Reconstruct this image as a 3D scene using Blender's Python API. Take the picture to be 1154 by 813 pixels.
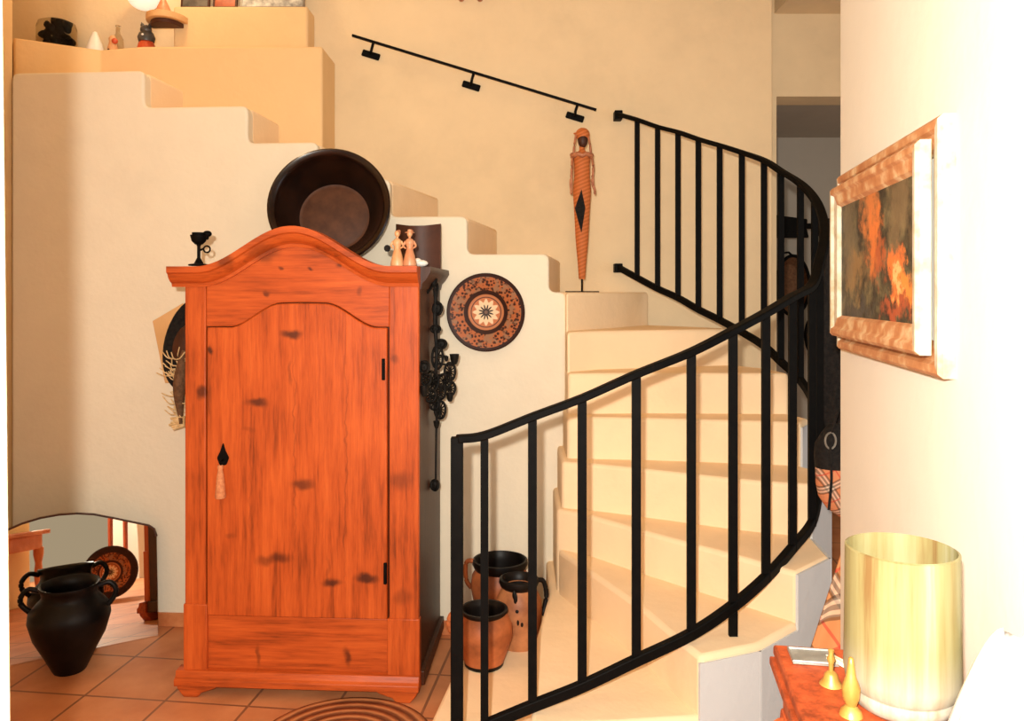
import bpy, bmesh, math, random
from mathutils import Vector, Matrix
random.seed(7)
for o in list(bpy.data.objects): bpy.data.objects.remove(o)
S = bpy.context.scene
C = S.collection
PI = math.pi
# ------------------------------------------------------------------ camera / light
F, HY, EYE = 900.0, 330.0, 1.6
cam = bpy.data.cameras.new('camera'); camo = bpy.data.objects.new('camera', cam); C.objects.link(camo)
camo.location = (0, 0, EYE); camo.rotation_euler = (PI/2, 0, 0)
cam.sensor_width = 36; cam.sensor_fit = 'HORIZONTAL'; cam.lens = F/1154*36
cam.shift_y = -(406.5-HY)/1154; cam.clip_start = 0.02
S.camera = camo
S.view_settings.view_transform = 'Standard'; S.view_settings.look = 'None'
S.view_settings.gamma = 1; S.view_settings.use_curve_mapping = False
S.view_settings.exposure = 0.0
w = bpy.data.worlds.new('room_light'); S.world = w; w.use_nodes = True
bg = w.node_tree.nodes['Background']; bg.inputs[0].default_value = (1.0, 0.83, 0.60, 1); bg.inputs[1].default_value = 0.40
def lamp(name, kind, loc, energy, col, rot=(0,0,0), size=0.05, sy=None):
    l = bpy.data.lights.new(name, kind); o = bpy.data.objects.new(name, l); C.objects.link(o)
    o.location = loc; o.rotation_euler = rot; l.energy = energy; l.color = col
    if kind == 'AREA':
        l.size = size
        if sy: l.shape = 'RECTANGLE'; l.size_y = sy
    else: l.shadow_soft_size = size
    return o
lamp('flash_light', 'POINT', (-0.07, -0.10, 1.71), 365, (1.0, 0.95, 0.86), size=0.02)
lamp('soft_fill_light', 'AREA', (0.0, -1.3, 1.9), 40, (1.0, 0.95, 0.87), (PI/2-.05, 0, 0), 1.3, 0.9)  # added soft fill behind the camera, blurs the jamb shadow; no window modelled
lamp('window_daylight', 'AREA', (3.3, 2.0, 1.6), 14, (0.78, 0.88, 1.0), (0, PI/2, 0), 1.4, 1.6)
lamp('stair_lamp_light', 'POINT', (-1.75, 4.05, 3.65), 14, (1.0, 0.72, 0.40), size=0.08)

def at(px, py, Y):            # a point of the place seen in direction (px, py), Y metres away
    return Vector(((px-577)*Y/F, Y, EYE-(py-HY)*Y/F))
# ------------------------------------------------------------------ materials
class N:
    def __init__(s, name):
        s.m = bpy.data.materials.new(name); s.m.use_nodes = True
        s.t = s.m.node_tree; s.b = s.t.nodes['Principled BSDF']; s.co = None
    def n(s, kind, **kw):
        x = s.t.nodes.new(kind)
        for k, v in kw.items(): setattr(x, k, v)
        return x
    def l(s, a, b): s.t.links.new(a, b)
    def coord(s):
        if s.co is None: s.co = s.n('ShaderNodeTexCoord')
        return s.co.outputs['Object']
    def mapped(s, scale=(1,1,1), rot=(0,0,0), loc=(0,0,0)):
        m = s.n('ShaderNodeMapping'); s.l(s.coord(), m.inputs[0])
        m.inputs['Scale'].default_value = scale; m.inputs['Rotation'].default_value = rot; m.inputs['Location'].default_value = loc
        return m.outputs[0]
    def noise(s, vec, scale, detail=4, rough=.55):
        x = s.n('ShaderNodeTexNoise'); s.l(vec, x.inputs['Vector']); x.inputs['Scale'].default_value = scale
        x.inputs['Detail'].default_value = detail; x.inputs['Roughness'].default_value = rough
        return x.outputs['Fac']
    def math(s, op, a, b=None, c=None, clamp=False):
        x = s.n('ShaderNodeMath', operation=op); x.use_clamp = clamp
        for i, v in enumerate((a, b, c)):
            if v is None: continue
            if isinstance(v, (int, float)): x.inputs[i].default_value = v
            else: s.l(v, x.inputs[i])
        return x.outputs[0]
    def ramp(s, fac, stops):
        x = s.n('ShaderNodeValToRGB'); s.l(fac, x.inputs[0]); e = x.color_ramp.elements
        while len(e) < len(stops): e.new(0.5)
        for i, (p, c) in enumerate(stops): e[i].position = p; e[i].color = (*c, 1)
        return x.outputs[0]
    def mix(s, fac, a, b, mode='MIX'):
        x = s.n('ShaderNodeMix', data_type='RGBA', blend_type=mode)
        for sock, v in ((x.inputs[0], fac), (x.inputs[6], a), (x.inputs[7], b)):
            if isinstance(v, tuple): sock.default_value = (*v, 1) if len(v) == 3 else v
            elif isinstance(v, (int, float)): sock.default_value = v
            else: s.l(v, sock)
        return x.outputs[2]
    def sep(s, vec):
        x = s.n('ShaderNodeSeparateXYZ'); s.l(vec, x.inputs[0]); return x.outputs
    def smooth(s, v, a, b, lo=0., hi=1.):
        x = s.n('ShaderNodeMapRange', interpolation_type='SMOOTHSTEP'); s.l(v, x.inputs[0])
        x.inputs[1].default_value = a; x.inputs[2].default_value = b; x.inputs[3].default_value = lo; x.inputs[4].default_value = hi
        return x.outputs[0]
    def blob(s, vec, cx, cy, cz, sx, sy, sz, r0=.6, r1=1.0):   # 1 inside an ellipsoid, 0 outside
        a = s.n('ShaderNodeVectorMath', operation='SUBTRACT'); s.l(vec, a.inputs[0]); a.inputs[1].default_value = (cx, cy, cz)
        b = s.n('ShaderNodeVectorMath', operation='MULTIPLY'); s.l(a.outputs[0], b.inputs[0]); b.inputs[1].default_value = (sx, sy, sz)
        c = s.n('ShaderNodeVectorMath', operation='LENGTH'); s.l(b.outputs[0], c.inputs[0])
        return s.smooth(c.outputs['Value'], r0, r1, 1., 0.)
    def color(s, c):
        if isinstance(c, tuple): s.b.inputs['Base Color'].default_value = (*c, 1)
        else: s.l(c, s.b.inputs['Base Color'])
    def bump(s, h, strength=.2, dist=.01):
        x = s.n('ShaderNodeBump'); x.inputs['Strength'].default_value = strength; x.inputs['Distance'].default_value = dist
        s.l(h, x.inputs['Height']); s.l(x.outputs[0], s.b.inputs['Normal'])
    def fin(s, rough=.6, metal=0., spec=.5):
        s.b.inputs['Roughness'].default_value = rough; s.b.inputs['Metallic'].default_value = metal
        s.b.inputs['Specular IOR Level'].default_value = spec
        return s.m
def sc(c, k): return tuple(min(1, v*k) for v in c)
def plaster(name, c, var=.12, bump=.25):
    q = N(name); v = q.coord(); a = q.noise(v, 1.7, 5, .6); b = q.noise(v, 9, 4)
    f = q.math('ADD', q.math('MULTIPLY', a, .7), q.math('MULTIPLY', b, .3))
    q.color(q.ramp(f, [(.25, sc(c, 1-var)), (.5, c), (.75, sc(c, 1+var*.6))]))
    q.bump(q.math('ADD', q.noise(v, 6, 3), q.math('MULTIPLY', q.noise(v, 45, 4), .25)), bump, .02)
    return q.fin(.85, spec=.2)
def mottled(name, c1, c2, scale=12, rough=.5, metal=0, spec=.5, bump=.1):
    q = N(name); v = q.coord(); a = q.noise(v, scale, 5, .6)
    q.color(q.ramp(a, [(.35, c1), (.65, c2)])); q.bump(a, bump, .01)
    return q.fin(rough, metal, spec)
M = {}
M['wall'] = plaster('cream_plaster', (.745, .585, .37))
M['flank'] = plaster('white_plaster', (.79, .70, .545), .08)
M['step'] = plaster('warm_step_plaster', (.88, .66, .42), .10)
M['ledge'] = plaster('ochre_plaster', (.78, .535, .28), .08)
M['right'] = plaster('ivory_plaster', (.66, .62, .53), .05, .10)
M['jamb'] = plaster('jamb_plaster', (.85, .80, .52), .05)
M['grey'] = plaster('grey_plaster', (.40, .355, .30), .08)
M['iron'] = mottled('black_iron', (.0015, .0013, .0012), (.003, .0026, .0022), 30, .6, 0, .08)
M['iron_rough'] = mottled('cast_iron', (.003, .0025, .002), (.010, .008, .006), 40, .6, 0, .15, .4)
M['black_glaze'] = mottled('black_clay', (.002, .0015, .0012), (.008, .005, .004), 14, .45, 0, .2)
M['terra'] = mottled('terracotta', (.50, .15, .05), (.66, .26, .10), 9, .5, 0, .3)
M['terra_pale'] = mottled('pale_terracotta', (.46, .17, .07), (.66, .30, .14), 8, .5, 0, .3)
M['glaze_brown'] = mottled('brown_glaze', (.004, .0016, .001), (.020, .006, .0025), 7, .25, 0, .4, .05)
M['clay'] = mottled('orange_clay', (.20, .055, .018), (.56, .16, .05), 6, .5, 0, .3)
M['clay_pale'] = mottled('pale_clay', (.26, .09, .035), (.58, .23, .09), 7, .5, 0, .3)
M['glaze_base'] = mottled('worn_brown_glaze', (.055, .017, .007), (.10, .034, .014), 16, .5, 0, .3)
M['dark_wood'] = mottled('dark_wood', (.035, .011, .005), (.075, .022, .009), 8, .5, 0, .3)
M['ceramic'] = mottled('peach_ceramic', (.62, .29, .12), (.70, .40, .20), 25, .4)
M['ceramic_rose'] = mottled('rose_ceramic', (.55, .20, .09), (.64, .31, .16), 25, .4)
M['hair'] = mottled('auburn', (.30, .09, .04), (.5, .2, .09), 40, .5)
M['white'] = mottled('white_ceramic', (.78, .74, .66), (.85, .82, .76), 10, .35)
M['straw'] = mottled('straw', (.55, .33, .13), (.80, .58, .30), 60, .7)
M['tan'] = mottled('tan_board', (.62, .34, .13), (.70, .41, .18), 4, .7)
M['black_cloth'] = mottled('black_cloth', (.004, .003, .003), (.014, .011, .009), 70, .8, 0, .2, .5)
M['brass'] = mottled('brass', (.34, .17, .03), (.46, .26, .06), 20, .4, .35)
M['silver'] = mottled('silver_plate', (.2, .18, .15), (.32, .30, .26), 20, .35, .4)
M['cord'] = mottled('pale_cord', (.55, .47, .30), (.75, .68, .5), 80, .7)
M['cloth_white'] = mottled('white_cloth', (.80, .79, .80), (.88, .87, .88), 6, .8)
M['red_spot'] = mottled('red_paint', (.5, .06, .02), (.62, .1, .03), 30, .4)
M['tassel'] = mottled('tassel_thread', (.50, .16, .06), (.66, .27, .11), 90, .8)
M['basket'] = mottled('brown_wicker', (.10, .045, .02), (.18, .085, .04), 60, .7, 0, .2, .6)
M['grey_fig'] = mottled('grey_ceramic', (.03, .026, .022), (.09, .08, .07), 25, .4)
M['photo_dark'] = mottled('dark_photo', (.05, .045, .04), (.18, .16, .13), 9, .3)
M['photo_red'] = mottled('red_photo', (.30, .05, .015), (.45, .09, .02), 14, .3)
M['photo_pale'] = mottled('pale_photo', (.25, .24, .22), (.70, .68, .60), 22, .3)

def pine(name, horizontal=False, knots=(), base=(.50, .082, .0125), k=1.0):
    q = N(name); v = q.coord()
    st = (14, 14, .9) if not horizontal else (.9, 14, 14)
    g = q.noise(q.mapped(st), 3.0, 6, .62); g2 = q.noise(q.mapped(tuple(x*3 for x in st)), 4.0, 3)
    big = q.noise(q.mapped((1.6, 1, .7) if not horizontal else (.6, 1, 1.8)), 3.6, 4)
    f = q.math('ADD', q.math('MULTIPLY', g, .48), q.math('ADD', q.math('MULTIPLY', g2, .10), q.math('MULTIPLY', big, .42)))
    b = sc(base, k)
    col = q.ramp(f, [(.36, sc(b, .42)), (.48, sc(b, .88)), (.60, (min(1, b[0]*1.12), b[1]*1.25, b[2]*1.35)), (.72, (b[0]*1.15, b[1]*1.6, b[2]*2.0))])
    if knots:
        nz = q.n('ShaderNodeTexNoise'); q.l(v, nz.inputs['Vector']); nz.inputs['Scale'].default_value = 14; nz.inputs['Detail'].default_value = 4
        sub = q.n('ShaderNodeVectorMath', operation='SUBTRACT'); q.l(nz.outputs['Color'], sub.inputs[0]); sub.inputs[1].default_value = (.5, .5, .5)
        scl = q.n('ShaderNodeVectorMath', operation='SCALE'); q.l(sub.outputs[0], scl.inputs[0]); scl.inputs['Scale'].default_value = .05
        add = q.n('ShaderNodeVectorMath', operation='ADD'); q.l(v, add.inputs[0]); q.l(scl.outputs[0], add.inputs[1])
        for (x, z, rx, rz, d) in knots:
            m = q.blob(add.outputs[0], x, 0, z, 1/rx, 0.0, 1/rz, .25, 1.1)
            col = q.mix(q.math('MULTIPLY', m, d), col, (.045, .010, .004))
    q.color(col); q.bump(f, .15, .01)
    return q.fin(.45, spec=.3)
# ------------------------------------------------------------------ mesh helpers
def obj(name, bm, mat, parent=None, smooth=None, bevel=0, seg=2, subs=0, loc=None, rot=None):
    bmesh.ops.recalc_face_normals(bm, faces=bm.faces[:])
    me = bpy.data.meshes.new(name); bm.to_mesh(me); bm.free()
    o = bpy.data.objects.new(name, me); C.objects.link(o)
    if isinstance(mat, str): mat = M[mat]
    for m in (mat if isinstance(mat, list) else [mat]): me.materials.append(M[m] if isinstance(m, str) else m)
    if smooth is not None:
        for p in me.polygons: p.use_smooth = True
        me.set_sharp_from_angle(angle=math.radians(smooth))
    if bevel:
        b = o.modifiers.new('bevel', 'BEVEL'); b.width = bevel; b.segments = seg; b.limit_method = 'ANGLE'; b.angle_limit = .6
        if smooth is None:
            for p in me.polygons: p.use_smooth = True
            me.set_sharp_from_angle(angle=math.radians(80)) 
    if subs:
        s = o.modifiers.new('subsurf', 'SUBSURF'); s.levels = subs; s.render_levels = subs
    if parent: o.parent = parent
    if loc is not None: o.location = loc
    if rot is not None: o.rotation_euler = rot
    return o
def thing(name, label, cat, loc=(0,0,0), rot=(0,0,0), group=None):
    o = bpy.data.objects.new(name, None); C.objects.link(o); o.empty_display_size = .05
    o.location = loc; o.rotation_euler = rot; o['label'] = label; o['category'] = cat
    if group: o['group'] = group
    return o
def tag(o, label, cat, group=None):
    o['label'] = label; o['category'] = cat
    if group: o['group'] = group
    return o
def struct(o, label=None):
    o['kind'] = 'structure'
    if label: o['label'] = label
    return o
def box(bm, x0, x1, y0, y1, z0, z1, mat=None):
    r = bmesh.ops.create_cube(bm, size=1)['verts']
    for v in r:
        v.co = Vector((x0 if v.co.x < 0 else x1, y0 if v.co.y < 0 else y1, z0 if v.co.z < 0 else z1))
        if mat is not None: v.co = mat @ v.co
    return r
def Box(*a, **k): bm = bmesh.new(); box(bm, *a, **k); return bm
def prism(bm, pts, f0, f1):      # pts 2D; f0/f1 map 2D -> 3D for the two caps
    a = [bm.verts.new(f0(*p)) for p in pts]; b = [bm.verts.new(f1(*p)) for p in pts]
    n = len(pts)
    bm.faces.new(a); bm.faces.new(list(reversed(b)))
    for i in range(n): bm.faces.new((a[i], b[i], b[(i+1) % n], a[(i+1) % n]))
    return bm
def zprism(pts, z0, z1, bm=None): return prism(bm or bmesh.new(), pts, lambda x, y: (x, y, z0), lambda x, y: (x, y, z1))
def yprism(pts, y0, y1, bm=None): return prism(bm or bmesh.new(), pts, lambda x, z: (x, y0, z), lambda x, z: (x, y1, z))
def xprism(pts, x0, x1, bm=None): return prism(bm or bmesh.new(), pts, lambda y, z: (x0, y, z), lambda y, z: (x1, y, z))
def lathe(prof, seg=48, bm=None, mat=None):     # prof (r, z); open profile
    bm = bm or bmesh.new(); rings = []
    for r, z in prof:
        if r < 1e-5:
            v = bm.verts.new((0, 0, z)); rings.append([v])
        else: rings.append([bm.verts.new((r*math.cos(2*PI*i/seg), r*math.sin(2*PI*i/seg), z)) for i in range(seg)])
    for a, b in zip(rings, rings[1:]):
        if len(a) == 1 and len(b) == 1: continue
        for i in range(seg):
            j = (i+1) % seg
            if len(a) == 1: bm.faces.new((a[0], b[i], b[j]))
            elif len(b) == 1: bm.faces.new((a[i], a[j], b[0]))
            else: bm.faces.new((a[i], a[j], b[j], b[i]))
    if mat is not None:
        for r in rings:
            for v in r: v.co = mat @ v.co
    return bm
def spline(pts, n=8, closed=False):
    P = [Vector(p) for p in pts]; out = []
    if not closed: P = [P[0]*2-P[1]] + P + [P[-1]*2-P[-2]]
    m = len(P)
    rng = range(m) if closed else range(1, m-2)
    for i in rng:
        p0, p1, p2, p3 = (P[(i-1) % m], P[i], P[(i+1) % m], P[(i+2) % m]) if closed else (P[i-1], P[i], P[i+1], P[i+2])
        for k in range(n):
            t = k/n
            out.append(.5*((2*p1)+(p2-p0)*t+(2*p0-5*p1+4*p2-p3)*t*t+(3*p1-p0-3*p2+p3)*t**3))
    if not closed: out.append(P[-2])
    return out
def sweep(path, w, h=None, seg=10, bm=None, closed=False, up=Vector((0, 0, 1)), taper=None):
    """round tube of radius w, or a bar w wide and h high when h is given"""
    bm = bm or bmesh.new(); P = [Vector(p) for p in path]; n = len(P); rings = []
    for i, p in enumerate(P):
        a = P[(i-1) % n] if (closed or i > 0) else p; b = P[(i+1) % n] if (closed or i < n-1) else p
        t = (b-a).normalized(); u = up if abs(t.dot(up)) < .98 else Vector((0, 1, 0))
        s = t.cross(u).normalized(); q = s.cross(t).normalized()
        k = taper(i/(n-1)) if taper else 1
        if h is None: rings.append([bm.verts.new(p+(s*math.cos(2*PI*j/seg)+q*math.sin(2*PI*j/seg))*w*k) for j in range(seg)])
        else: rings.append([bm.verts.new(p+s*(sx*w/2*k)+q*(sy*h/2*k)) for sx, sy in ((-1,-1),(1,-1),(1,1),(-1,1))])
    for a, b in (list(zip(rings, rings[1:])) + ([(rings[-1], rings[0])] if closed else [])):
        m = len(a)
        for j in range(m): bm.faces.new((a[j], a[(j+1) % m], b[(j+1) % m], b[j]))
    if not closed: bm.faces.new(rings[0]); bm.faces.new(list(reversed(rings[-1])))
    return bm
def ell(bm, c, r, seg=20, rings=12, mat=None):
    vs = bmesh.ops.create_uvsphere(bm, u_segments=seg, v_segments=rings, radius=1)['verts']
    for v in vs:
        v.co = Vector((v.co.x*r[0], v.co.y*r[1], v.co.z*r[2]))
        if mat is not None: v.co = mat @ v.co
        v.co += Vector(c)
    return bm
def fillet(pts, r, n=5):
    out = []; m = len(pts)
    for i in range(m):
        p, a, b = Vector(pts[i]), Vector(pts[i-1]), Vector(pts[(i+1) % m])
        da, db = (a-p), (b-p); rr = min(r, da.length*.45, db.length*.45)
        A, B = p+da.normalized()*rr, p+db.normalized()*rr
        for k in range(n+1):
            t = k/n; q = A*(1-t)**2+p*2*t*(1-t)+B*t*t; out.append((q.x, q.y))
    return out
def empty_bm(): return bmesh.new()

# ------------------------------------------------------------------ the setting
RZ = .178
def YW(X): return 3.70+(.25-X)*.07                 # front face of the plastered stair wall
YB = 4.52                                          # back wall
# floor: terracotta tiles
q = N('terracotta_tiles')
br = q.n('ShaderNodeTexBrick'); q.l(q.mapped((1, 1, 1), (0, 0, math.radians(7)), (.03, .12, 0)), br.inputs['Vector'])
br.offset = 0; br.squash = 1
for k, v in (('Scale', 1), ('Mortar Size', .006), ('Mortar Smooth', .2), ('Bias', 0), ('Brick Width', .34), ('Row Height', .34)): br.inputs[k].default_value = v
br.inputs['Color1'].default_value = (.50, .165, .058, 1); br.inputs['Color2'].default_value = (.60, .235, .095, 1); br.inputs['Mortar'].default_value = (.30, .12, .05, 1)
nz = q.noise(q.coord(), 5, 5); q.color(q.mix(.55, br.outputs['Color'], q.ramp(nz, [(.3, (.42, .13, .045)), (.7, (.68, .29, .125))])))
mm = q.mix(br.outputs['Fac'], (1, 1, 1), (0, 0, 0)); q.bump(mm, .4, .004)
q.color(q.mix(br.outputs['Fac'], q.mix(.55, br.outputs['Color'], q.ramp(nz, [(.3, (.42, .13, .045)), (.7, (.68, .29, .125))])), (.26, .10, .045)))
M['tiles'] = q.fin(.55, spec=.35)
bm = empty_bm(); g = bm.faces.new([bm.verts.new(p) for p in ((-2.6, -1.5, 0), (3.4, -1.5, 0), (3.4, 6.4, 0), (-2.6, 6.4, 0))])
fl = struct(obj('floor', bm, 'tiles'))
# back wall, with the jog towards the doorway on the right
bm = empty_bm(); box(bm, -3.1, 1.47, YB, YB+.2, 0, 4.2)
struct(obj('wall_back', bm, 'wall'))
YD = 4.78
bm = yprism([(1.46, 0), (1.583, 0), (1.583, 2.775), (3.4, 2.775), (3.4, 4.2), (1.46, 4.2)], YD, YD+.22)
struct(obj('wall_doorway', bm, 'wall'))
bm = empty_bm(); box(bm, 1.40, 3.4, 6.1, 6.2, 0, 3.2)
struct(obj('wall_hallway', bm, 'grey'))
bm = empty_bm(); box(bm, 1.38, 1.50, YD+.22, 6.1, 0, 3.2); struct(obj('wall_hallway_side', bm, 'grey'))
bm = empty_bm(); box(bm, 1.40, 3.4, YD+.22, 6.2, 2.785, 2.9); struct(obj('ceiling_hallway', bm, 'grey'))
bm = empty_bm(); box(bm, 1.57, 3.4, 2.6, YD, 3.27, 3.4); struct(obj('ceiling', bm, 'wall'))
bm = empty_bm(); box(bm, -3.1, 3.4, -1.5, 4.8, 4.2, 4.3); struct(obj('ceiling_stairwell', bm, 'wall'))
struct(obj('wall_left', zprism([(-2.44, 1.1), (-2.44, 3.90), (-2.87, 4.519), (-3.05, 4.519), (-2.7, 3.9), (-2.7, 1.1)], 0, 4.2), 'ledge'))
# near right wall carrying the painting
WE = Vector((.779, 1.90)); WD = Vector((-.17, -1)).normalized(); WN = Vector((-WD.y*-1, WD.x*-1)) 
WN = Vector((-1, .17)).normalized()                # faces left, towards the stairs
def RW(s, off=0., z=0.):                           # s metres along the wall from its far end, off metres in front of it
    p = WE+WD*s+WN*off; return Vector((p.x, p.y, z))
a, b = RW(0), RW(1.6)
pts = [(a.x, a.y), (b.x, b.y), (b.x+.25, b.y-.04), (a.x+.14, a.y-.02)]
struct(obj('wall_right', zprism(fillet(pts, .012, 3), 0, 3.6), 'right'))
# door jamb at the left edge, close to the camera
jp = [(-.84, .0), (-.6085, 0), (-.6405, 3.0), (-.84, 3.0)]
struct(obj('trim_1', prism(empty_bm(), jp, lambda x, z: (x-.10, .86, z), lambda x, z: (x, .99, z)), 'jamb', bevel=.004))
# ------------------------------------------------------------------ staircase
stairs = thing('staircase', 'cream plastered winding staircase climbing from the tiled floor to upper left', 'staircase')
prof = [(-2.437, 0), (-2.437, 2.67), (-1.77, 2.67), (-1.77, 2.492), (-1.26, 2.492), (-1.26, 2.314), (-.92, 2.314), (-.92, 2.136),
        (-.574, 2.136), (-.574, 1.958), (-.209, 1.958), (-.209, 1.78), (.172, 1.78), (.172, 1.602), (.25, 1.602), (.25, 0)]
def dens(pts, step=.25):
    out = []
    for i, p in enumerate(pts):
        a, b = Vector(p), Vector(pts[(i+1) % len(pts)]); n = max(1, int((b-a).length/step))
        out += [tuple(a.lerp(b, k/n)) for k in range(n)]
    return out
fp = fillet(prof, .035, 5)
bm = prism(empty_bm(), fp, lambda x, z: (x, YW(x), z), lambda x, z: (x, YW(x)+.09, z))
obj('flank_wall', bm, 'flank', stairs, bevel=.012, seg=3)
FE = {
 1: [(-.10, 3.69), (-.15, 3.35), (-.21, 3.05), (-.27, 2.65), (-.33, 2.2)],
 2: [(.158, 3.71), (.154, 3.31), (.116, 3.07), (.09, 2.9), (.07, 2.5), (.05, 2.30)],
 3: [(.190, 3.71), (.196, 3.29), (.33, 2.97), (.448, 2.67), (.51, 2.453), (.551, 2.34)],
 4: [(.190, 3.71), (.186, 3.33), (.326, 3.22), (.454, 3.07), (.631, 2.88), (.753, 2.755), (.918, 2.572)],
 5: [(.210, 3.71), (.208, 3.35), (.35, 3.30), (.477, 3.24), (.686, 3.13), (.855, 3.04), (.95, 3.0), (1.105, 2.95)],
 6: [(.236, 3.71), (.236, 3.42), (.6, 3.38), (1.0, 3.31), (1.185, 3.27)],
 7: [(.245, 3.71), (.245, 3.50), (.6, 3.52), (.9, 3.51), (1.215, 3.50)],
 8: [(.247, 3.71), (.247, 3.56), (.40, 3.68), (.72, 3.78), (1.09, 3.90)],
 9: [(.249, 3.71), (.249, 3.66), (.5, 3.98), (.74, 4.34)],
 10: [(.172, 3.77), (.272, 4.518)], 11: [(-.209, 3.80), (-.084, 4.518)], 12: [(-.574, 3.82), (-.415, 4.518)],
 13: [(-.92, 3.85), (-.86, 4.518)], 14: [(-1.26, 3.87), (-1.20, 4.518)], 15: [(-1.77, 3.90), (-1.70, 4.518)], 16: [(-2.437, 3.95), (-2.437, 4.518)],
}
extra = {1: [(.05, 2.16), (.3, 2.24)], 2: [(.3, 2.31)], 3: [(.75, 2.42)], 4: [(1.085, 2.73)], 5: [(1.25, 3.14)], 6: [(1.255, 3.37)], 7: [(1.20, 3.70)], 8: [(.92, 4.13)], 9: [(.66, 4.518)]}
for k in range(1, 16):
    A = FE[k]; Bk = FE[k+1]; Ck = FE.get(k+2)
    poly = list(A)+extra.get(k, [])
    if k < 9: poly += [Bk[-1]]+extra.get(k+1, [])
    if Ck is None: poly += list(reversed(Bk))
    elif k >= 9: poly += [(Bk[-1][0]-.05, Bk[-1][1]), (Bk[0][0]-.05, Bk[0][1]+0.0)]
    else:
        m = Ck[-1]; poly += [m] + [(.24 if k < 8 else .26, 3.74)] if k < 8 else [(.272, 4.518), (.262, 3.76)]
    z1 = RZ*k-(.015 if k == 4 else 0)
    obj('step', zprism(poly, 0 if k < 9 else z1-.4, z1), 'step', stairs, bevel=.016, seg=3)
M['side'] = plaster('grey_white_plaster', (.56, .57, .57), .06)
opath = []
for k in range(1, 9):
    pts_ = ([FE[k][-1]]+extra[k]+[FE[k+1][-1]])
    for a, b in zip(pts_, pts_[1:]): opath.append((Vector(a), Vector(b), RZ*k-.020))
bm = empty_bm()
for a, b, zt_ in opath:
    d = (b-a).normalized(); n_ = Vector((d.y, -d.x))*.006; e_ = d*.004
    v = [(a-e_+n_).to_tuple(), (b+e_+n_).to_tuple(), (b+e_-n_*.5).to_tuple(), (a-e_-n_*.5).to_tuple()]
    zprism(v, 0, zt_, bm)
o = obj('stringer', bm, 'side', stairs); o['label'] = 'grey-white outer side of the stairs'
# ochre ledges at the head of the stairs
lp = [(-2.535, 4.06), (-2.2, 4.27), (-1.95, 4.21), (-1.0, 4.21), (-1.0, YB-.003), (-2.845, YB-.003)]
o = obj('ledge', zprism(lp, 2.2, 2.90), 'ledge', stairs, bevel=.012)
o['label'] = 'ochre lower ledge'
o = obj('ledge', Box(-1.85, -1.115, 4.36, YB-.003, 2.90, 3.165), 'ledge', stairs, bevel=.012); o['label'] = 'ochre upper ledge'
# terracotta skirting along the stair wall
def skirt(x0, x1): return prism(empty_bm(), [(x0, 0), (x1, 0), (x1, .065), (x0, .065)], lambda x, z: (x, YW(x)-.012, z), lambda x, z: (x, YW(x)+.005, z))
struct(obj('baseboard_back', skirt(-2.43, -.16), 'terra', bevel=.003))

# ------------------------------------------------------------------ railing
low = [(515, 495, 2.33), (546, 491, 2.35), (600, 470, 2.36), (656, 449, 2.37), (717, 422, 2.385), (779, 397, 2.42), (826, 373, 2.48), (863, 353, 2.58), (893, 335, 2.72), (915, 322, 2.88)]
mid = [(1.145, 2.975, 1.715), (1.205, 3.08, 1.81), (1.245, 3.20, 1.90), (1.262, 3.33, 1.99)]
upp = [(902, 207, 3.47), (880, 193, 3.58), (861, 181, 3.68), (836, 172, 3.80), (811, 164, 3.91), (787, 157, 4.01), (764, 149, 4.12), (741, 143, 4.22), (718, 135, 4.32)]
tops = [at(*p) for p in low]+[Vector(p) for p in mid]+[at(*p) for p in upp]
end = at(697, 129, 4.46)
rail = thing('stair_railing', 'black wrought iron railing curving round the open side of the staircase', 'railing')
rl = [tops[0]]+tops[1:]+[end]
path = spline(rl, 6)
DR = .855
obj('handrail', sweep(path, .036, .022), 'iron', rail, bevel=.004)
bp = spline([p-Vector((0, 0, DR)) for p in rl[1:]], 6)
obj('bottom_rail', sweep(bp, .026, .032), 'iron', rail, bevel=.004)
t0 = tops[0]
obj('newel_post', Box(t0.x-.018, t0.x+.018, t0.y-.012, t0.y+.012, 0.178, t0.z+.006), 'iron', rail, bevel=.003)
for i, p in enumerate(tops[1:]):
    zb = p.z-DR-.012
    if i == 5: zb = .534
    if i == 0: zb = .178
    wv = .026 if i > 0 else .023
    obj('baluster', Box(p.x-wv/2, p.x+wv/2, p.y-.008, p.y+.008, zb, p.z), 'iron', rail)
for dz in (0, -DR): 
    obj('wall_bracket', Box(end.x-.022, end.x+.022, end.y-.012, YB, end.z+dz-.028, end.z+dz+.022), 'iron', rail, bevel=.004)

# wall handrail with three brackets
hr = thing('wall_handrail', 'slim black iron handrail fixed to the back wall with three brackets', 'handrail')
YH = YB-.07
A, B = at(397, 40, YH), at(672, 124, YH)
obj('rail_bar', sweep([A, B], .020, .012), 'iron', hr)
dirv = (B-A).normalized()
for px, py in ((418, 62), (531, 97), (648, 132)):
    pl = at(px, py, YB-.006); t = ((px+3)-397)/(672-397); top = A.lerp(B, t)
    obj('bracket_arm', sweep([top, Vector((top.x-.012, top.y+.01, pl.z+.02)), pl+Vector((0, -.01, .005))], .008, seg=8), 'iron', hr)
    obj('bracket_plate', sweep([pl-dirv*.052, pl+dirv*.052], .014, .038), 'iron', hr, bevel=.006)
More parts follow.
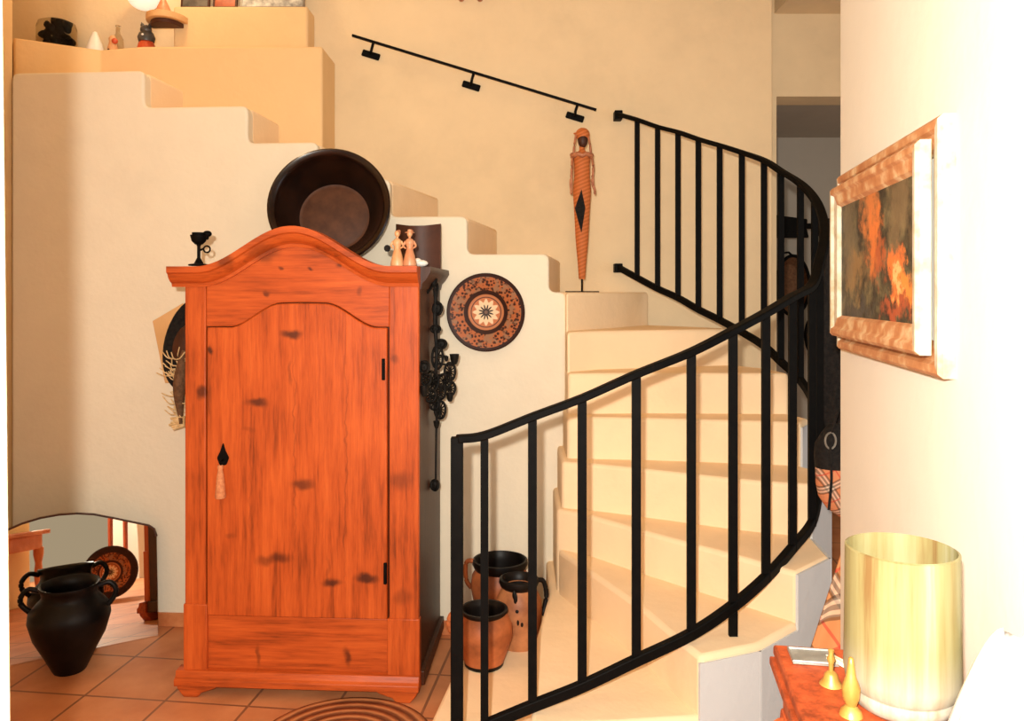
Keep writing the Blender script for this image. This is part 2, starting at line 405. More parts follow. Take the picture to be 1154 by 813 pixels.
# ------------------------------------------------------------------ wardrobe
WX, WY, WA = -.835, 3.158, math.radians(-3.2)
wm = Matrix.Translation((WX, WY, 0)) @ Matrix.Rotation(WA, 4, 'Z')
def W(x, y, z): return wm @ Vector((x, y, z))
def L(px, py): return (px-341)/285, 1.6-(py-330)/285
kn = []
for (px, py, rx, rz, d) in ((332, 377, 15, 6, .85), (290, 455, 16, 6, .8), (343, 545, 17, 8, .7), (318, 629, 18, 8, .7), (300, 632, 12, 7, .5), (378, 655, 15, 6, .85), (416, 649, 16, 7, .9),
                             (238, 395, 5, 6, .9), (283, 485, 9, 4, .25), (455, 540, 18, 14, .45), (458, 672, 14, 12, .35), (302, 330, 5, 5, .7), (227, 442, 8, 9, .8), (393, 740, 5, 15, .75), (290, 742, 3, 18, .5), (448, 405, 7, 7, .5),
                             (408, 330, 4, 8, .45), (300, 285, 20, 14, .5), (260, 294, 12, 9, .6), (352, 303, 4, 3, .8), (384, 300, 4, 3, .7), (318, 303, 4, 3, .7), (262, 605, 8, 4, .3), (335, 520, 1.3, 165, .30), (393, 525, 1.3, 172, .30), (284, 535, 1.3, 160, .16), (330, 420, 3, 18, .35), (372, 640, 3, 20, .3)):
    x, z = L(px, py); kn.append((x, z, rx/285, rz/285, d))
M['pine'] = pine('orange_pine', False, kn)
M['pine_h'] = pine('orange_pine_cross', True, kn)
M['pine_side'] = pine('shaded_pine', False, (), (.055, .016, .005))  # same pine darkened: shade on the wardrobe's sides put into the colour
wd = thing('wardrobe', 'tall orange pine wardrobe with arched cornice and a single knotty door', 'wardrobe', (WX, WY, 0), (0, 0, WA))
def zc(x):
    t = min(abs(x+.02)/.385, 1); return 1.703+.157*.5*(1+math.cos(PI*t))
def zd(x):
    t = abs(x-.01); s = max(0, min(1, (.29-t)/.20)); s = s*s*(3-2*s)
    return 1.462+.080*s+.016*max(0, 1-(t/.29)**2)
HX = .470
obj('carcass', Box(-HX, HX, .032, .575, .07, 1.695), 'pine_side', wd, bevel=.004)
obj('side_stile', Box(-HX, -.385, 0, .032, .09, 1.66), 'pine', wd, bevel=.004)
obj('side_stile', Box(.353, HX, 0, .032, .09, 1.66), 'pine', wd, bevel=.004)
xs = [-.385+.738*i/60 for i in range(61)]
fr = [(x, zd(x)+.003) for x in xs]+[(x, zc(x)-.03) for x in reversed(xs)]
obj('frieze_board', yprism(fr, .004, .032), 'pine_h', wd, bevel=.004)
dxs = [-.376+.722*i/60 for i in range(61)]
door = obj('door', yprism([(-.376, .317)]+[(x, zd(x)) for x in dxs]+[(.346, .317)], -.010, .030), 'pine', wd, bevel=.005)
for px, py in ((435, 415), (437, 643)):
    x, z = L(px, py); obj('hinge', Box(x-.004, x+.009, -.016, .0, z-.045, z+.04), 'iron', door, bevel=.003)
ex, ez = L(253, 515)
obj('keyhole_plate', yprism(fillet([(ex-.024, ez-.005), (ex-.010, ez+.022), (ex, ez+.055), (ex+.010, ez+.022), (ex+.024, ez-.005), (ex+.013, ez-.034), (ex-.013, ez-.034)], .006, 3), -.016, -.009), 'iron', door)
kb = empty_bm(); sweep([(ex, -.012, ez-.012), (ex, -.034, ez-.016), (ex, -.036, ez-.03)], .004, seg=8, bm=kb)
obj('key', kb, 'iron', door)
obj('key_tassel', lathe([(0, 0), (.010, -.002), (.012, -.012), (.009, -.02), (.014, -.045), (.021, -.125), (.018, -.132), (0, -.13)], 16, mat=Matrix.Translation((ex-.002, -.034, ez-.028))), 'tassel', door, smooth=60)
obj('base_panel', Box(-.385, .353, .010, .032, .10, .312), 'pine_h', wd, bevel=.003)
obj('base_block', Box(-HX-.004, -.378, -.006, .032, .09, .36), 'pine', wd, bevel=.004)
obj('base_block', Box(.346, HX+.004, -.006, .032, .09, .32), 'pine', wd, bevel=.004)
pr = [(-.035, .045), (-.035, .070), (-.022, .078), (-.016, .100), (.03, .104), (.03, .045)]
obj('base_moulding', xprism(pr, -HX-.03, HX+.005), 'pine_h', wd, bevel=.003)
for sgn in (-1, 1):
    e = HX+(.022 if sgn < 0 else 0)
    ft = [(sgn*e, .046), (sgn*(e-.005), .03), (sgn*(e-.03), 0), (sgn*(e-.085), 0), (sgn*(e-.10), .018), (sgn*(e-.15), .034), (sgn*(e-.17), .046)]
    obj('foot', yprism(ft, -.028, .03), 'pine_h', wd, bevel=.004)
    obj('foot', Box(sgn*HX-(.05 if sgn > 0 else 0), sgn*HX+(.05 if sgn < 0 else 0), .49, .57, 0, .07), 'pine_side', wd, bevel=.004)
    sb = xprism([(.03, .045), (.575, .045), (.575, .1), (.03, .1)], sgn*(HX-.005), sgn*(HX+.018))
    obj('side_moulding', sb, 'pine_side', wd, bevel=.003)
cp = [(-.056, 0), (-.056, -.024), (-.046, -.030), (-.040, -.044), (-.024, -.060), (-.012, -.066), (-.008, -.080), (.031, -.080), (.031, 0)]
bm = empty_bm(); rows = []
for i in range(91):
    x = -.519+(.991)*i/90; rows.append([bm.verts.new((x, y, zc(x)+dz)) for y, dz in cp])
for a, b in zip(rows, rows[1:]):
    for j in range(len(cp)): bm.faces.new((a[j], a[(j+1) % len(cp)], b[(j+1) % len(cp)], b[j]))
bm.faces.new(rows[0]); bm.faces.new(list(reversed(rows[-1])))
obj('cornice', bm, 'pine_h', wd, smooth=30)
for sgn in (-1, 1):
    sp = [(sgn*x, 1.703+z) for x, z in ((HX-.01, 0), (HX+.040, 0), (HX+.042, -.02), (HX+.034, -.034), (HX+.022, -.052), (HX+.008, -.066), (HX+.004, -.09), (HX-.01, -.09))]
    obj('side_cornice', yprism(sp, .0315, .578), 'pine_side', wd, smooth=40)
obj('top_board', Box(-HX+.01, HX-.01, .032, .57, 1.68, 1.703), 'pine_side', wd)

# big brown bowl leaning on the wall
Rb = .268
bt = math.radians(13)
bpf = [(0, -.185), (.15, -.185), (.165, -.178), (.20, -.13), (.235, -.05), (.25, -.015), (.268, -.006), (.270, .006), (.262, .012), (.245, .004), (.236, -.008), (.222, -.05), (.195, -.115), (.160, -.160)]
bw = thing('glazed_bowl', 'large brown glazed earthenware bowl leaning on wall on top of the wardrobe', 'bowl')
cc = at(371, 232, 3.545)
bmx = Matrix.Translation(cc) @ Matrix.Rotation(math.radians(4), 4, 'Z') @ Matrix.Rotation(PI/2-bt, 4, 'X')
obj('bowl_body', lathe(bpf, 64, mat=bmx), 'glaze_brown', bw, smooth=35)
obj('bowl_base', lathe([(.1605, -.162), (.150, -.164), (.145, -.163), (0, -.161)], 48, mat=bmx), 'glaze_base', bw, smooth=35)

# candle holder at the left end of the cornice
ch = thing('candle_holder', 'small black iron goblet candle holder at the left end of wardrobe top', 'candle holder', W(-.405, -.018, 1.706))
obj('stem', lathe([(0, 0), (.038, 0), (.040, .006), (.018, .010), (.012, .022), (.0065, .032), (.0065, .078), (.010, .085), (0, .085)], 24), 'iron', ch, smooth=40)
obj('cup', lathe([(0, .083), (.014, .085), (.027, .098), (.033, .122), (.031, .122), (.026, .105), (.0, .095)], 24), 'iron', ch, smooth=40)
obj('rim', lathe([(.020, .122), (.026, .124), (.026, .132), (.018, .132)], 24), 'iron', ch, smooth=40)
bm = empty_bm(); ell(bm, (.034, 0, .127), (.017, .015, .013)); ell(bm, (.034, 0, .113), (.006, .006, .010)); obj('thumb_ball', bm, 'iron', ch, smooth=60)
bm = sweep([(.032+.013*math.cos(a*PI/8), 0, .066+.013*math.sin(a*PI/8)) for a in range(16)], .0035, seg=8, closed=True, up=Vector((0, 1, 0)))
sweep([(.004, 0, .062), (.02, 0, .069)], .004, seg=8, bm=bm); obj('ring_handle', bm, 'iron', ch, smooth=60)

# dark curved panel, two ladies, white dish
pa = [(.298+.20*i/12, .40-.035*math.sin(PI*i/12)) for i in range(13)]
pp = pa+[(x, y+.012) for x, y in reversed(pa)]
bm = prism(empty_bm(), pp, lambda x, y: (x, y, 1.7035), lambda x, y: (x, y, 1.905-.012*math.sin(PI*(x-.298)/.2)))
o = tag(obj('leather_panel', bm, 'dark_wood', smooth=40, loc=(WX, WY, 0), rot=(0, 0, WA)), 'dark brown curved leather panel standing at the right end of wardrobe top', 'panel')
def lady(lx, label, mat, hat):
    t = thing('lady_figurine', label, 'figurine', W(lx, -.015, 1.7045), (0, 0, 0), 'lady figurines on the wardrobe')
    obj('dress', lathe([(0, 0), (.026, 0), (.027, .006), (.020, .04), (.012, .068), (.0115, .072), (.017, .085), (.018, .096), (.012, .104), (.005, .108), (.005, .116), (0, .116)], 20), mat, t, smooth=50)
    bm = empty_bm(); ell(bm, (0, 0, .125), (.0105, .011, .0125)); obj('head', bm, 'ceramic', t, smooth=60)
    bm = empty_bm(); ell(bm, (.001, .004, .129), (.012, .011, .011)); ell(bm, (.006, .006, .136), (.007, .007, .006)); obj('hair', bm, 'hair', t, smooth=60)
    for s in (-1, 1):
        bm = sweep(spline([(s*.015, 0, .096), (s*.024, -.004, .078), (s*.014, -.015, .068)], 5), .0052, seg=8, taper=lambda u: 1-.35*u); obj('arm', bm, mat, t, smooth=60)
    if hat:
        obj('hat', lathe([(0, .143), (.008, .142), (.009, .134), (.019, .131), (.019, .129), (0, .130)], 18, mat=Matrix.Translation((0, .001, 0))), 'ceramic_rose', t, smooth=50)
    return t
l1 = lady(.388, 'peach ceramic lady figurine holding a black fan on wardrobe top, the left one', 'ceramic', False)
bm = yprism([(-.037+.013*math.cos(a), .068+.014*math.sin(a)) for a in [2*PI*i/9 for i in range(9)]], -.016, -.011); obj('fan', bm, 'black_cloth', l1)
lady(.437, 'rose ceramic lady figurine with a brimmed hat on wardrobe top, the right one', 'ceramic_rose', True)
ds = thing('white_shell', 'small white shell ornament beside the lady figurines on wardrobe top', 'ornament', W(.462, .09, 1.7045))
bm = empty_bm(); ell(bm, (0, 0, .014), (.030, .018, .014)); ell(bm, (-.012, 0, .024), (.015, .014, .011)); obj('shell', bm, 'white', ds, smooth=60)

# black iron ornament hanging at the right side of the wardrobe
ic = thing('iron_ornament', 'black wrought iron cluster of discs and cups hanging at the right side of wardrobe', 'ornament')
YI = 3.40
def ip(px, py, d=0): return at(px, py, max(3.11, min(3.42, 3.10+(px-475)*.022))+d*.5)
hk = empty_bm(); sweep(spline([W(.471, .20, 1.60), ip(490, 320), ip(493, 322), ip(492, 335)], 5), .006, seg=8, bm=hk); obj('hook', hk, 'iron_rough', ic)
ch_pts = [(490, 325), (491, 340), (490, 358), (491, 376), (492, 392), (492, 408), (491, 424), (492, 440)]
bm = sweep(spline([ip(*p) for p in ch_pts], 4), .015, .022); obj('strap', bm, 'iron_rough', ic, bevel=.004)
for (px, py, rx, rz, sp_) in ((493, 348, 5, 7, 0), (491, 371, 5, 4, 0), (497, 388, 6, 5, 0), (507, 419, 6, 10, 6), (486, 430, 8, 11, 6), (497, 442, 5, 8, 6), (507, 438, 6, 8, 6), (496, 462, 6, 10, 6), (478, 414, 5, 6, 0), (493, 403, 6, 13, 4), (485, 446, 6, 7, 4), (480, 428, 5, 6, 4), (501, 430, 7, 8, 6), (489, 455, 5, 7, 4), (490, 547, 4, 6, 0)):
    c = ip(px, py, -.012); k = YI/F
    bm = sweep([c+Vector((rx*k*math.cos(a*PI/10), .004*math.sin(a), rz*k*math.sin(a*PI/10))) for a in range(20)], .0055, seg=8, closed=True, up=Vector((0, 1, 0)))
    for j in range(sp_):
        a = PI*j/sp_; d = Vector((rx*k*math.cos(a), 0, rz*k*math.sin(a))); sweep([c-d, c+d], .003, seg=6, bm=bm)
    ell(bm, c, (.006, .008, .007), 10, 6)
    if not sp_: ell(bm, c, (rx*k*.8, .006, rz*k*.8), 12, 8)
    obj('disc', bm, 'iron_rough', ic, smooth=60)
for (px, py, sc_) in ((512, 404, 1), (507, 447, .8), (478, 440, .9), (489, 318, .8), (492, 478, .7), (503, 404, .5)):
    c = ip(px, py, -.006)
    obj('cup', lathe([(0, -.028*sc_), (.010*sc_, -.026*sc_), (.016*sc_, -.012*sc_), (.021*sc_, .018*sc_), (.017*sc_, .018*sc_), (.010*sc_, -.008*sc_), (0, -.014*sc_)], 16, mat=Matrix.Translation(c)), 'iron_rough', ic, smooth=50)
bm = empty_bm()
for a, b in (((492, 410), (512, 412)), ((492, 422), (480, 416)), ((494, 436), (507, 440)), ((492, 430), (479, 445)), ((495, 448), (496, 470)), ((494, 455), (492, 480)), ((492, 400), (504, 402)), ((492, 424), (507, 419)), ((492,345),(489,318)), ((492,345),(492,412)), ((492, 455), (491, 545))):
    sweep([ip(*a), ip(*b, -.008)], .0045, seg=6, bm=bm)
obj('arms', bm, 'iron_rough', ic, smooth=60)

# things hanging behind the wardrobe's left edge
bd = [(172, 362), (206, 342), (236, 352), (232, 430), (186, 432)]
bm = empty_bm(); YQ = 3.815
prism(bm, bd, lambda x, y: at(x, y, YQ-.012), lambda x, y: at(x, y, YQ-.001))
tag(obj('tan_board', bm, 'tan', bevel=.002), 'tilted tan board hanging on the wall behind the wardrobe, left side', 'board')
hb = thing('black_hat', 'black round hat hanging over the tan board left of the wardrobe', 'hat')
hm = Matrix.Translation(at(216, 388, 3.795)) @ Matrix.Rotation(math.radians(14), 4, 'Y') @ Matrix.Rotation(PI/2, 4, 'X') @ Matrix.Diagonal((.62, 1.1, 1, 1))
obj('brim', lathe([(.095, .0), (.20, .002), (.206, .008), (.20, .014), (.095, .012)], 40, mat=hm), 'black_cloth', hb, smooth=40)
obj('crown', lathe([(.10, .006), (.095, .05), (.085, .085), (.05, .10), (0, .102)], 40, mat=hm), 'dark_wood', hb, smooth=40)
sb = thing('straw_bundle', 'bundle of pale straw and raffia hanging below the black hat', 'straw')
bm = empty_bm(); rnd = random.Random(3)
for i in range(46):
    px, py = rnd.uniform(196, 212), rnd.uniform(400, 470)
    L_ = rnd.uniform(10, 24); a = rnd.uniform(-1.2, 1.2)+(PI if rnd.random() < .6 else PI/2)
    q0 = at(px, py, 3.675+rnd.uniform(-.01, .02)); q1 = at(px+L_*math.cos(a), py-abs(L_*.5*math.sin(a)), 3.66); q2 = (q0+q1)/2+Vector((0, -.012, -.012))
    sweep(spline([q0, q2, q1], 4), .0026, seg=5, bm=bm)
obj('raffia', bm, 'straw', sb)
bm = sweep(spline([at(207, 395, 3.67), at(204, 420, 3.665), at(202, 445, 3.665), at(204, 478, 3.665)], 5), .02, seg=10, taper=lambda u: .4+1.1*math.sin(PI*min(u*1.05, 1))); obj('core', bm, 'basket', sb, smooth=60)
bm = empty_bm()
for i in range(6): sweep([at(208, 470+i*2, 3.67), at(190+rnd.uniform(-2, 8), 472+i*2.4, 3.662)], .006, seg=6, bm=bm)
obj('stems', bm, 'straw', sb)

# ------------------------------------------------------------------ painted plate on the stair wall
q = N('painted_plate'); sx, sy, sz = q.sep(q.coord())
rr = q.math('SQRT', q.math('ADD', q.math('MULTIPLY', sx, sx), q.math('MULTIPLY', sy, sy)))
an = q.math('ARCTAN2', sy, sx)
vn = q.n('ShaderNodeTexVoronoi'); q.l(q.coord(), vn.inputs['Vector']); vn.inputs['Scale'].default_value = 75
leaf = q.smooth(vn.outputs['Distance'], .38, .60)
rim = q.mix(leaf, (.05, .014, .006), (.42, .115, .035))
rim = q.mix(q.smooth(q.noise(q.coord(), 28, 3), .52, .62), rim, (.30, .14, .07))
col = q.ramp(q.math('DIVIDE', rr, .182), [(0, (.02, .012, .01)), (.09, (.02, .012, .01))])
pet = q.math('COSINE', q.math('MULTIPLY', an, 12.0)); 
flower = q.smooth(q.math('ADD', q.math('MULTIPLY', pet, .008), q.math('MULTIPLY', rr, -1.)), -.058, -.050)
cen = q.mix(flower, (.50, .15, .05), (.80, .55, .33))
core = q.smooth(q.math('ADD', q.math('MULTIPLY', q.math('COSINE', q.math('ADD', q.math('MULTIPLY', an, 12.0), PI)), .010), q.math('MULTIPLY', rr, -1.)), -.028, -.024)
cen = q.mix(core, cen, (.035, .018, .012)); cen = q.mix(q.smooth(rr, .010, .006), cen, (.16, .08, .05))
c2 = q.mix(q.smooth(rr, .066, .068), cen, (.10, .03, .012)); c2 = q.mix(q.smooth(rr, .071, .073), c2, (.48, .17, .07))
c2 = q.mix(q.smooth(rr, .082, .085), c2, (.035, .010, .005)); c2 = q.mix(q.smooth(rr, .101, .104), c2, rim)
c2 = q.mix(q.smooth(rr, .163, .166), c2, (.03, .009, .005))
q.color(c2); M['plate'] = q.fin(.5, spec=.2)
pc = at(548, 352, YW(-.12)-.004)
pt = tag(obj('painted_plate', lathe([(0, .010), (.07, .010), (.082, .012), (.102, .024), (.165, .030), (.178, .034), (.182, .030), (.175, .022), (.11, .010), (.09, .002), (0, 0)], 72), 'plate', smooth=40, loc=pc, rot=(PI/2, 0, math.radians(-4))),
         'round red-brown painted plate with flower centre hanging on the stair wall', 'plate')

# ------------------------------------------------------------------ carved doll on the high step
dl = thing('carved_doll', 'tall slender orange wooden doll on a rod stand against the back wall', 'figurine', (.368, 4.20, 1.602))
q = N('striped_orange_wood'); v = q.mapped((1, 1, 1), (0, math.radians(24), 0))
wv = q.n('ShaderNodeTexWave'); q.l(v, wv.inputs['Vector']); wv.inputs['Scale'].default_value = 17; wv.inputs['Distortion'].default_value = 1.5; wv.bands_direction = 'Z'
q.color(q.ramp(wv.outputs['Fac'], [(.3, (.42, .11, .026)), (.7, (.55, .16, .045))])); M['doll'] = q.fin(.6, spec=.2)
k = 4.2/F
def dz(py): return (329-py)*k
obj('stand', Box(-.085, .085, -.05, .05, 0, .006), 'iron', dl)
obj('rod', lathe([(0, .005), (.005, .005), (.005, dz(305)), (0, dz(305))], 10), 'iron', dl)
bpf = [(0, dz(314)), (.016, dz(314)), (.022, dz(295)), (.032, dz(270)), (.040, dz(235)), (.046, dz(215)), (.040, dz(200)), (.040, dz(185)), (.044, dz(176)), (.030, dz(172)), (.014, dz(169)), (.013, dz(164)), (0, dz(164))]
obj('body', lathe(bpf, 24, mat=Matrix.Diagonal((1.05, .8, 1, 1))), 'doll', dl, smooth=60)
bm = empty_bm(); ell(bm, (.004, 0, dz(157)), (.027, .027, .045)); obj('head', bm, 'dark_wood', dl, smooth=60)
bm = empty_bm(); ell(bm, (.004, .006, dz(151)), (.038, .034, .036)); ell(bm, (-.03, 0, dz(150)), (.016, .01, .006)); obj('hair', bm, 'doll', dl, smooth=60)
bm = sweep([(.052*math.cos(a*PI/10), .04*math.sin(a*PI/10), dz(175)+.006*math.sin(a*2)) for a in range(20)], .012, seg=8, closed=True); obj('collar', bm, 'hair', dl, smooth=60)
for s in (-1, 1):
    bm = empty_bm()
    for j in (0, 1): sweep(spline([(s*.050, 0, dz(173)), (s*.056+.004*j, -.02+.01*j, dz(190)), (s*.056-.006*j, -.02, dz(205)), (s*.058+(.008 if s > 0 else 0), -.02, dz(215))], 5), .006, seg=8, bm=bm)
    ell(bm, (s*.058+(.008 if s > 0 else 0), -.02, dz(217)), (.007, .007, .012), 10, 8); obj('arm', bm, 'hair', dl, smooth=60)
obj('black_diamond', yprism([(-.040, dz(235)), (-.006, dz(214)), (.014, dz(235)), (-.006, dz(262))], -.043, -.026), 'black_cloth', dl)
for s in (-1, 1):
    bm = sweep(spline([(s*.03, 0, dz(150)), (s*.042, -.012, dz(165)), (s*.046, -.012, dz(178))], 5), .006, seg=8); obj('braid', bm, 'hair', dl, smooth=60)

# ------------------------------------------------------------------ jugs
def handle(bm, pts, r=.009, fl=1.0): return sweep(spline(pts, 6), r, seg=10, bm=bm)
def jug(name, label, loc, prof, mat, rim_from, rot=0, group=None, handles=(), hr_=.010, hmat=None):
    t = thing(name, label, 'jug', loc, (0, 0, rot), group)
    obj('body', lathe(prof, 48), mat, t, smooth=50)
    if rim_from: obj('rim', lathe(rim_from+[(rim_from[-1][0]*.99, rim_from[-1][1]-.05), (0, rim_from[-1][1]-.055)], 48), 'black_glaze', t, smooth=50)
    for h in handles: obj('handle', sweep(spline(h, 6), hr_, seg=10), hmat or mat, t, smooth=60)
    return t
j1 = jug('clay_jug', 'small orange jug with blackened rim on the first step, front of three', (-.107, 3.055, .178),
    [(0, 0), (.066, 0), (.070, .008), (.088, .07), (.104, .13), (.103, .17), (.092, .205), (.078, .225), (.074, .233), (.070, .225), (.085, .20), (.095, .15), (.08, .06), (0, .02)], 'clay',
    [(.073, .222), (.079, .228), (.088, .240), (.086, .250), (.078, .250), (.070, .236), (.068, .222)], 0, 'jugs on the first step',
    [[(-.082, 0, .235), (-.115, 0, .225), (-.128, 0, .185), (-.120, 0, .150), (-.100, 0, .135)]], .011)
j1.scale = (1.05, 1.05, .86)
obj('glaze_foot', lathe([(.0675, -.0), (.0712, .004), (.0735, .022), (.0730, .024), (.06, .01)], 48), 'black_glaze', j1, smooth=50)
jug('clay_jug', 'tall pale terracotta jug with black rim and drips, right of three', (.028, 3.235, .178),
    [(0, 0), (.078, 0), (.084, .01), (.090, .07), (.095, .14), (.090, .19), (.074, .225), (.064, .24), (.060, .25), (.055, .245), (.07, .2), (.085, .12), (.07, .03), (0, .02)], 'clay_pale',
    [(.063, .236), (.075, .246), (.081, .262), (.079, .276), (.070, .280), (.060, .268), (.056, .244)], 0, 'jugs on the first step',
    [[(.072, .02, .262), (.100, .02, .255), (.112, .02, .20), (.102, .01, .14), (.092, 0, .12)]], .010, 'black_glaze')
jj = [o for o in C.objects if o.get('label', '').startswith('tall pale')][0]
for (a, z, rz) in ((-1.75, .215, .030), (-1.62, .13, .020), (-1.45, .12, .014), (-1.66, .172, .008), (-1.82, .235, .02)):
    r = .088 if z < .2 else .078
    bm = empty_bm(); ell(bm, (r*math.cos(a), r*math.sin(a), z), (.008, .008, rz), 12, 8); obj('glaze_drip', bm, 'black_glaze', jj, smooth=60)
jug('clay_jug', 'wide terracotta jug with black rim and loop handle, rear of three', (-.052, 3.465, .178),
    [(0, 0), (.085, 0), (.09, .01), (.115, .09), (.128, .16), (.122, .21), (.108, .235), (.106, .245), (.10, .24), (.115, .2), (.12, .15), (.09, .03), (0, .02)], 'clay',
    [(.107, .238), (.113, .246), (.120, .262), (.118, .282), (.110, .284), (.102, .268), (.100, .240)], 0, 'jugs on the first step',
    [[(-.112, 0, .274), (-.142, 0, .272), (-.150, 0, .235), (-.144, 0, .18), (-.124, 0, .15)]], .010)
jj.scale = (1, 1, .96)
[o for o in C.objects if o.get('label', '').startswith('wide terr')][0].scale = (1, 1, .94)
# black two-handled jar on the floor
bj = jug('black_jar', 'black two-handled clay jar standing on the tiles before the mirror', (-1.885, 3.36, 0),
    [(0, 0), (.066, 0), (.072, .01), (.105, .08), (.150, .17), (.172, .25), (.168, .29), (.140, .325), (.120, .345), (.114, .36), (.118, .385), (.128, .402), (.126, .410), (.116, .406), (.104, .385), (.100, .36), (.115, .335), (.150, .28), (.13, .17), (.06, .03), (0, .02)], 'black_glaze', None, math.radians(18), None,
    [[(-.120, 0, .385), (-.165, 0, .398), (-.196, 0, .368), (-.195, 0, .33), (-.160, 0, .29)], [(.120, 0, .385), (.165, 0, .396), (.192, 0, .365), (.188, 0, .33), (.160, 0, .29)]], .012)
bj.scale = (.92, .92, .90); bj.location = (-1.875, 3.385, 0)
# ------------------------------------------------------------------ mirror leaning across the corner
q = N('mirror_glass'); q.color((.92, .86, .74)); M['mirror'] = q.fin(.015, 1.0)
mt = thing('floor_mirror', 'frameless low mirror with wavy crest leaning in the left corner', 'mirror', (-1.65, 3.722, 0.002), (0, 0, math.radians(31)))
mtilt = math.radians(7)
zt = [(0, .45), (-.008, .485), (-.03, .505), (-.10, .53), (-.18, .56), (-.26, .588), (-.33, .602), (-.40, .606), (-.47, .602), (-.54, .588), (-.62, .56), (-.70, .53), (-.77, .505), (-.792, .485), (-.80, .45)]
mo = [(0, 0)]+zt+[(-.80, 0)]
rm = Matrix.Rotation(-mtilt, 4, 'X')
bm = yprism(mo, 0, .006); bmesh.ops.transform(bm, matrix=rm, verts=bm.verts[:]); obj('glass', bm, 'mirror', mt)
bm = yprism(mo, .0065, .022); bmesh.ops.transform(bm, matrix=rm, verts=bm.verts[:]); obj('backing', bm, 'dark_wood', mt)
bm = sweep([rm @ Vector((x, .006, z)) for x, z in zt], .016, .006); obj('crest_edge', bm, 'dark_wood', mt)

# round woven mat before the wardrobe
q = N('woven_mat'); sx, sy, sz = q.sep(q.coord())
rr = q.math('SQRT', q.math('ADD', q.math('MULTIPLY', sx, sx), q.math('MULTIPLY', sy, sy)))
ring = q.math('SINE', q.math('MULTIPLY', rr, 150.0))
q.color(q.ramp(q.math('ADD', q.math('MULTIPLY', ring, .35), q.noise(q.coord(), 9, 4)), [(.25, (.20, .065, .025)), (.75, (.52, .20, .075))])); q.bump(ring, .5, .006)
M['mat'] = q.fin(.8, spec=.2)
tag(obj('round_mat', lathe([(0, .014), (.31, .014), (.325, .009), (.328, .002), (0, .001)], 72), 'mat', smooth=40, loc=(-.60, 2.815, 0)), 'round brown woven mat on the tiles before the wardrobe', 'mat')

# ------------------------------------------------------------------ framed painting on the right wall
pf = thing('framed_painting', 'abstract orange and olive painting in a stepped gilt frame on the right wall', 'painting')
s0, s1, z0, z1 = .075, .73, 1.472, 1.866
xa = WD.to_3d(); za = Vector((0, 0, 1)); na = WN.to_3d()
fm = Matrix((( xa.x, na.x, 0, RW(s0).x), (xa.y, na.y, 0, RW(s0).y), (0, 0, 1, z0), (0, 0, 0, 1)))   # local x along wall, y off wall, z up
tl = Matrix.Rotation(math.radians(0), 4, 'X')
pf.matrix_world = fm
Wd, Hd = s1-s0, z1-z0
q = N('gilt_frame'); v = q.coord(); n1 = q.noise(v, 25, 5)
q.color(q.ramp(n1, [(.3, (.36, .12, .035)), (.5, (.48, .21, .08)), (.68, (.66, .48, .27))])); q.bump(n1, .3, .004); M['gilt'] = q.fin(.5, .1)
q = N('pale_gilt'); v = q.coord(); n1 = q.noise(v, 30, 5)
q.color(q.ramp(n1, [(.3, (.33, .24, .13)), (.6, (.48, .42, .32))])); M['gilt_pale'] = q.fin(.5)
def rails(inset, width, d0, d1, bottom_mat, side_mat, nm, dtop=0):
    x0, x1, a0, a1 = inset, Wd-inset, inset, Hd-inset
    def ring(o, d): return [(x0+o, d, a0+o), (x1-o, d, a0+o), (x1-o, d, a1-o), (x0+o, d, a1-o)]
    lv = [ring(0, d0), ring(0, d1-.006), ring(.006, d1), ring(width*.35, d1), ring(width*.45, d1-.006), ring(width-.006, d1-.008), ring(width, d1-.016), ring(width, d0)]
    for e in range(4):
        f = (e+1) % 4; bm = empty_bm()
        A = [bm.verts.new(r[e]) for r in lv]; Bv = [bm.verts.new(r[f]) for r in lv]; n = len(lv)
        for i in range(n): bm.faces.new((A[i], A[(i+1) % n], Bv[(i+1) % n], Bv[i]))
        bm.faces.new(A); bm.faces.new(list(reversed(Bv)))
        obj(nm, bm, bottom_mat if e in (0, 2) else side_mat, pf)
rails(0, .052, .0, .024, 'gilt', 'gilt_pale', 'outer_frame')
rails(.032, .046, .024, .046, 'gilt', 'gilt_pale', 'inner_frame')
q = N('abstract_canvas'); v = q.coord()
nzv = q.n('ShaderNodeTexNoise'); q.l(v, nzv.inputs['Vector']); nzv.inputs['Scale'].default_value = 18; nzv.inputs['Detail'].default_value = 7; nzv.inputs['Roughness'].default_value = .68
sub = q.n('ShaderNodeVectorMath', operation='SUBTRACT'); q.l(nzv.outputs['Color'], sub.inputs[0]); sub.inputs[1].default_value = (.5, .5, .5)
scl = q.n('ShaderNodeVectorMath', operation='SCALE'); q.l(sub.outputs[0], scl.inputs[0]); scl.inputs['Scale'].default_value = .22
add = q.n('ShaderNodeVectorMath', operation='ADD'); q.l(v, add.inputs[0]); q.l(scl.outputs[0], add.inputs[1]); V2 = add.outputs[0]
col = q.ramp(q.noise(v, 22, 6, .7), [(.35, (.008, .007, .005)), (.5, (.045, .036, .018)), (.66, (.15, .12, .055))])
cw, chh = Wd-.15, Hd-.15
def cv(u, w_): return .075+cw*u, .075+chh*w_
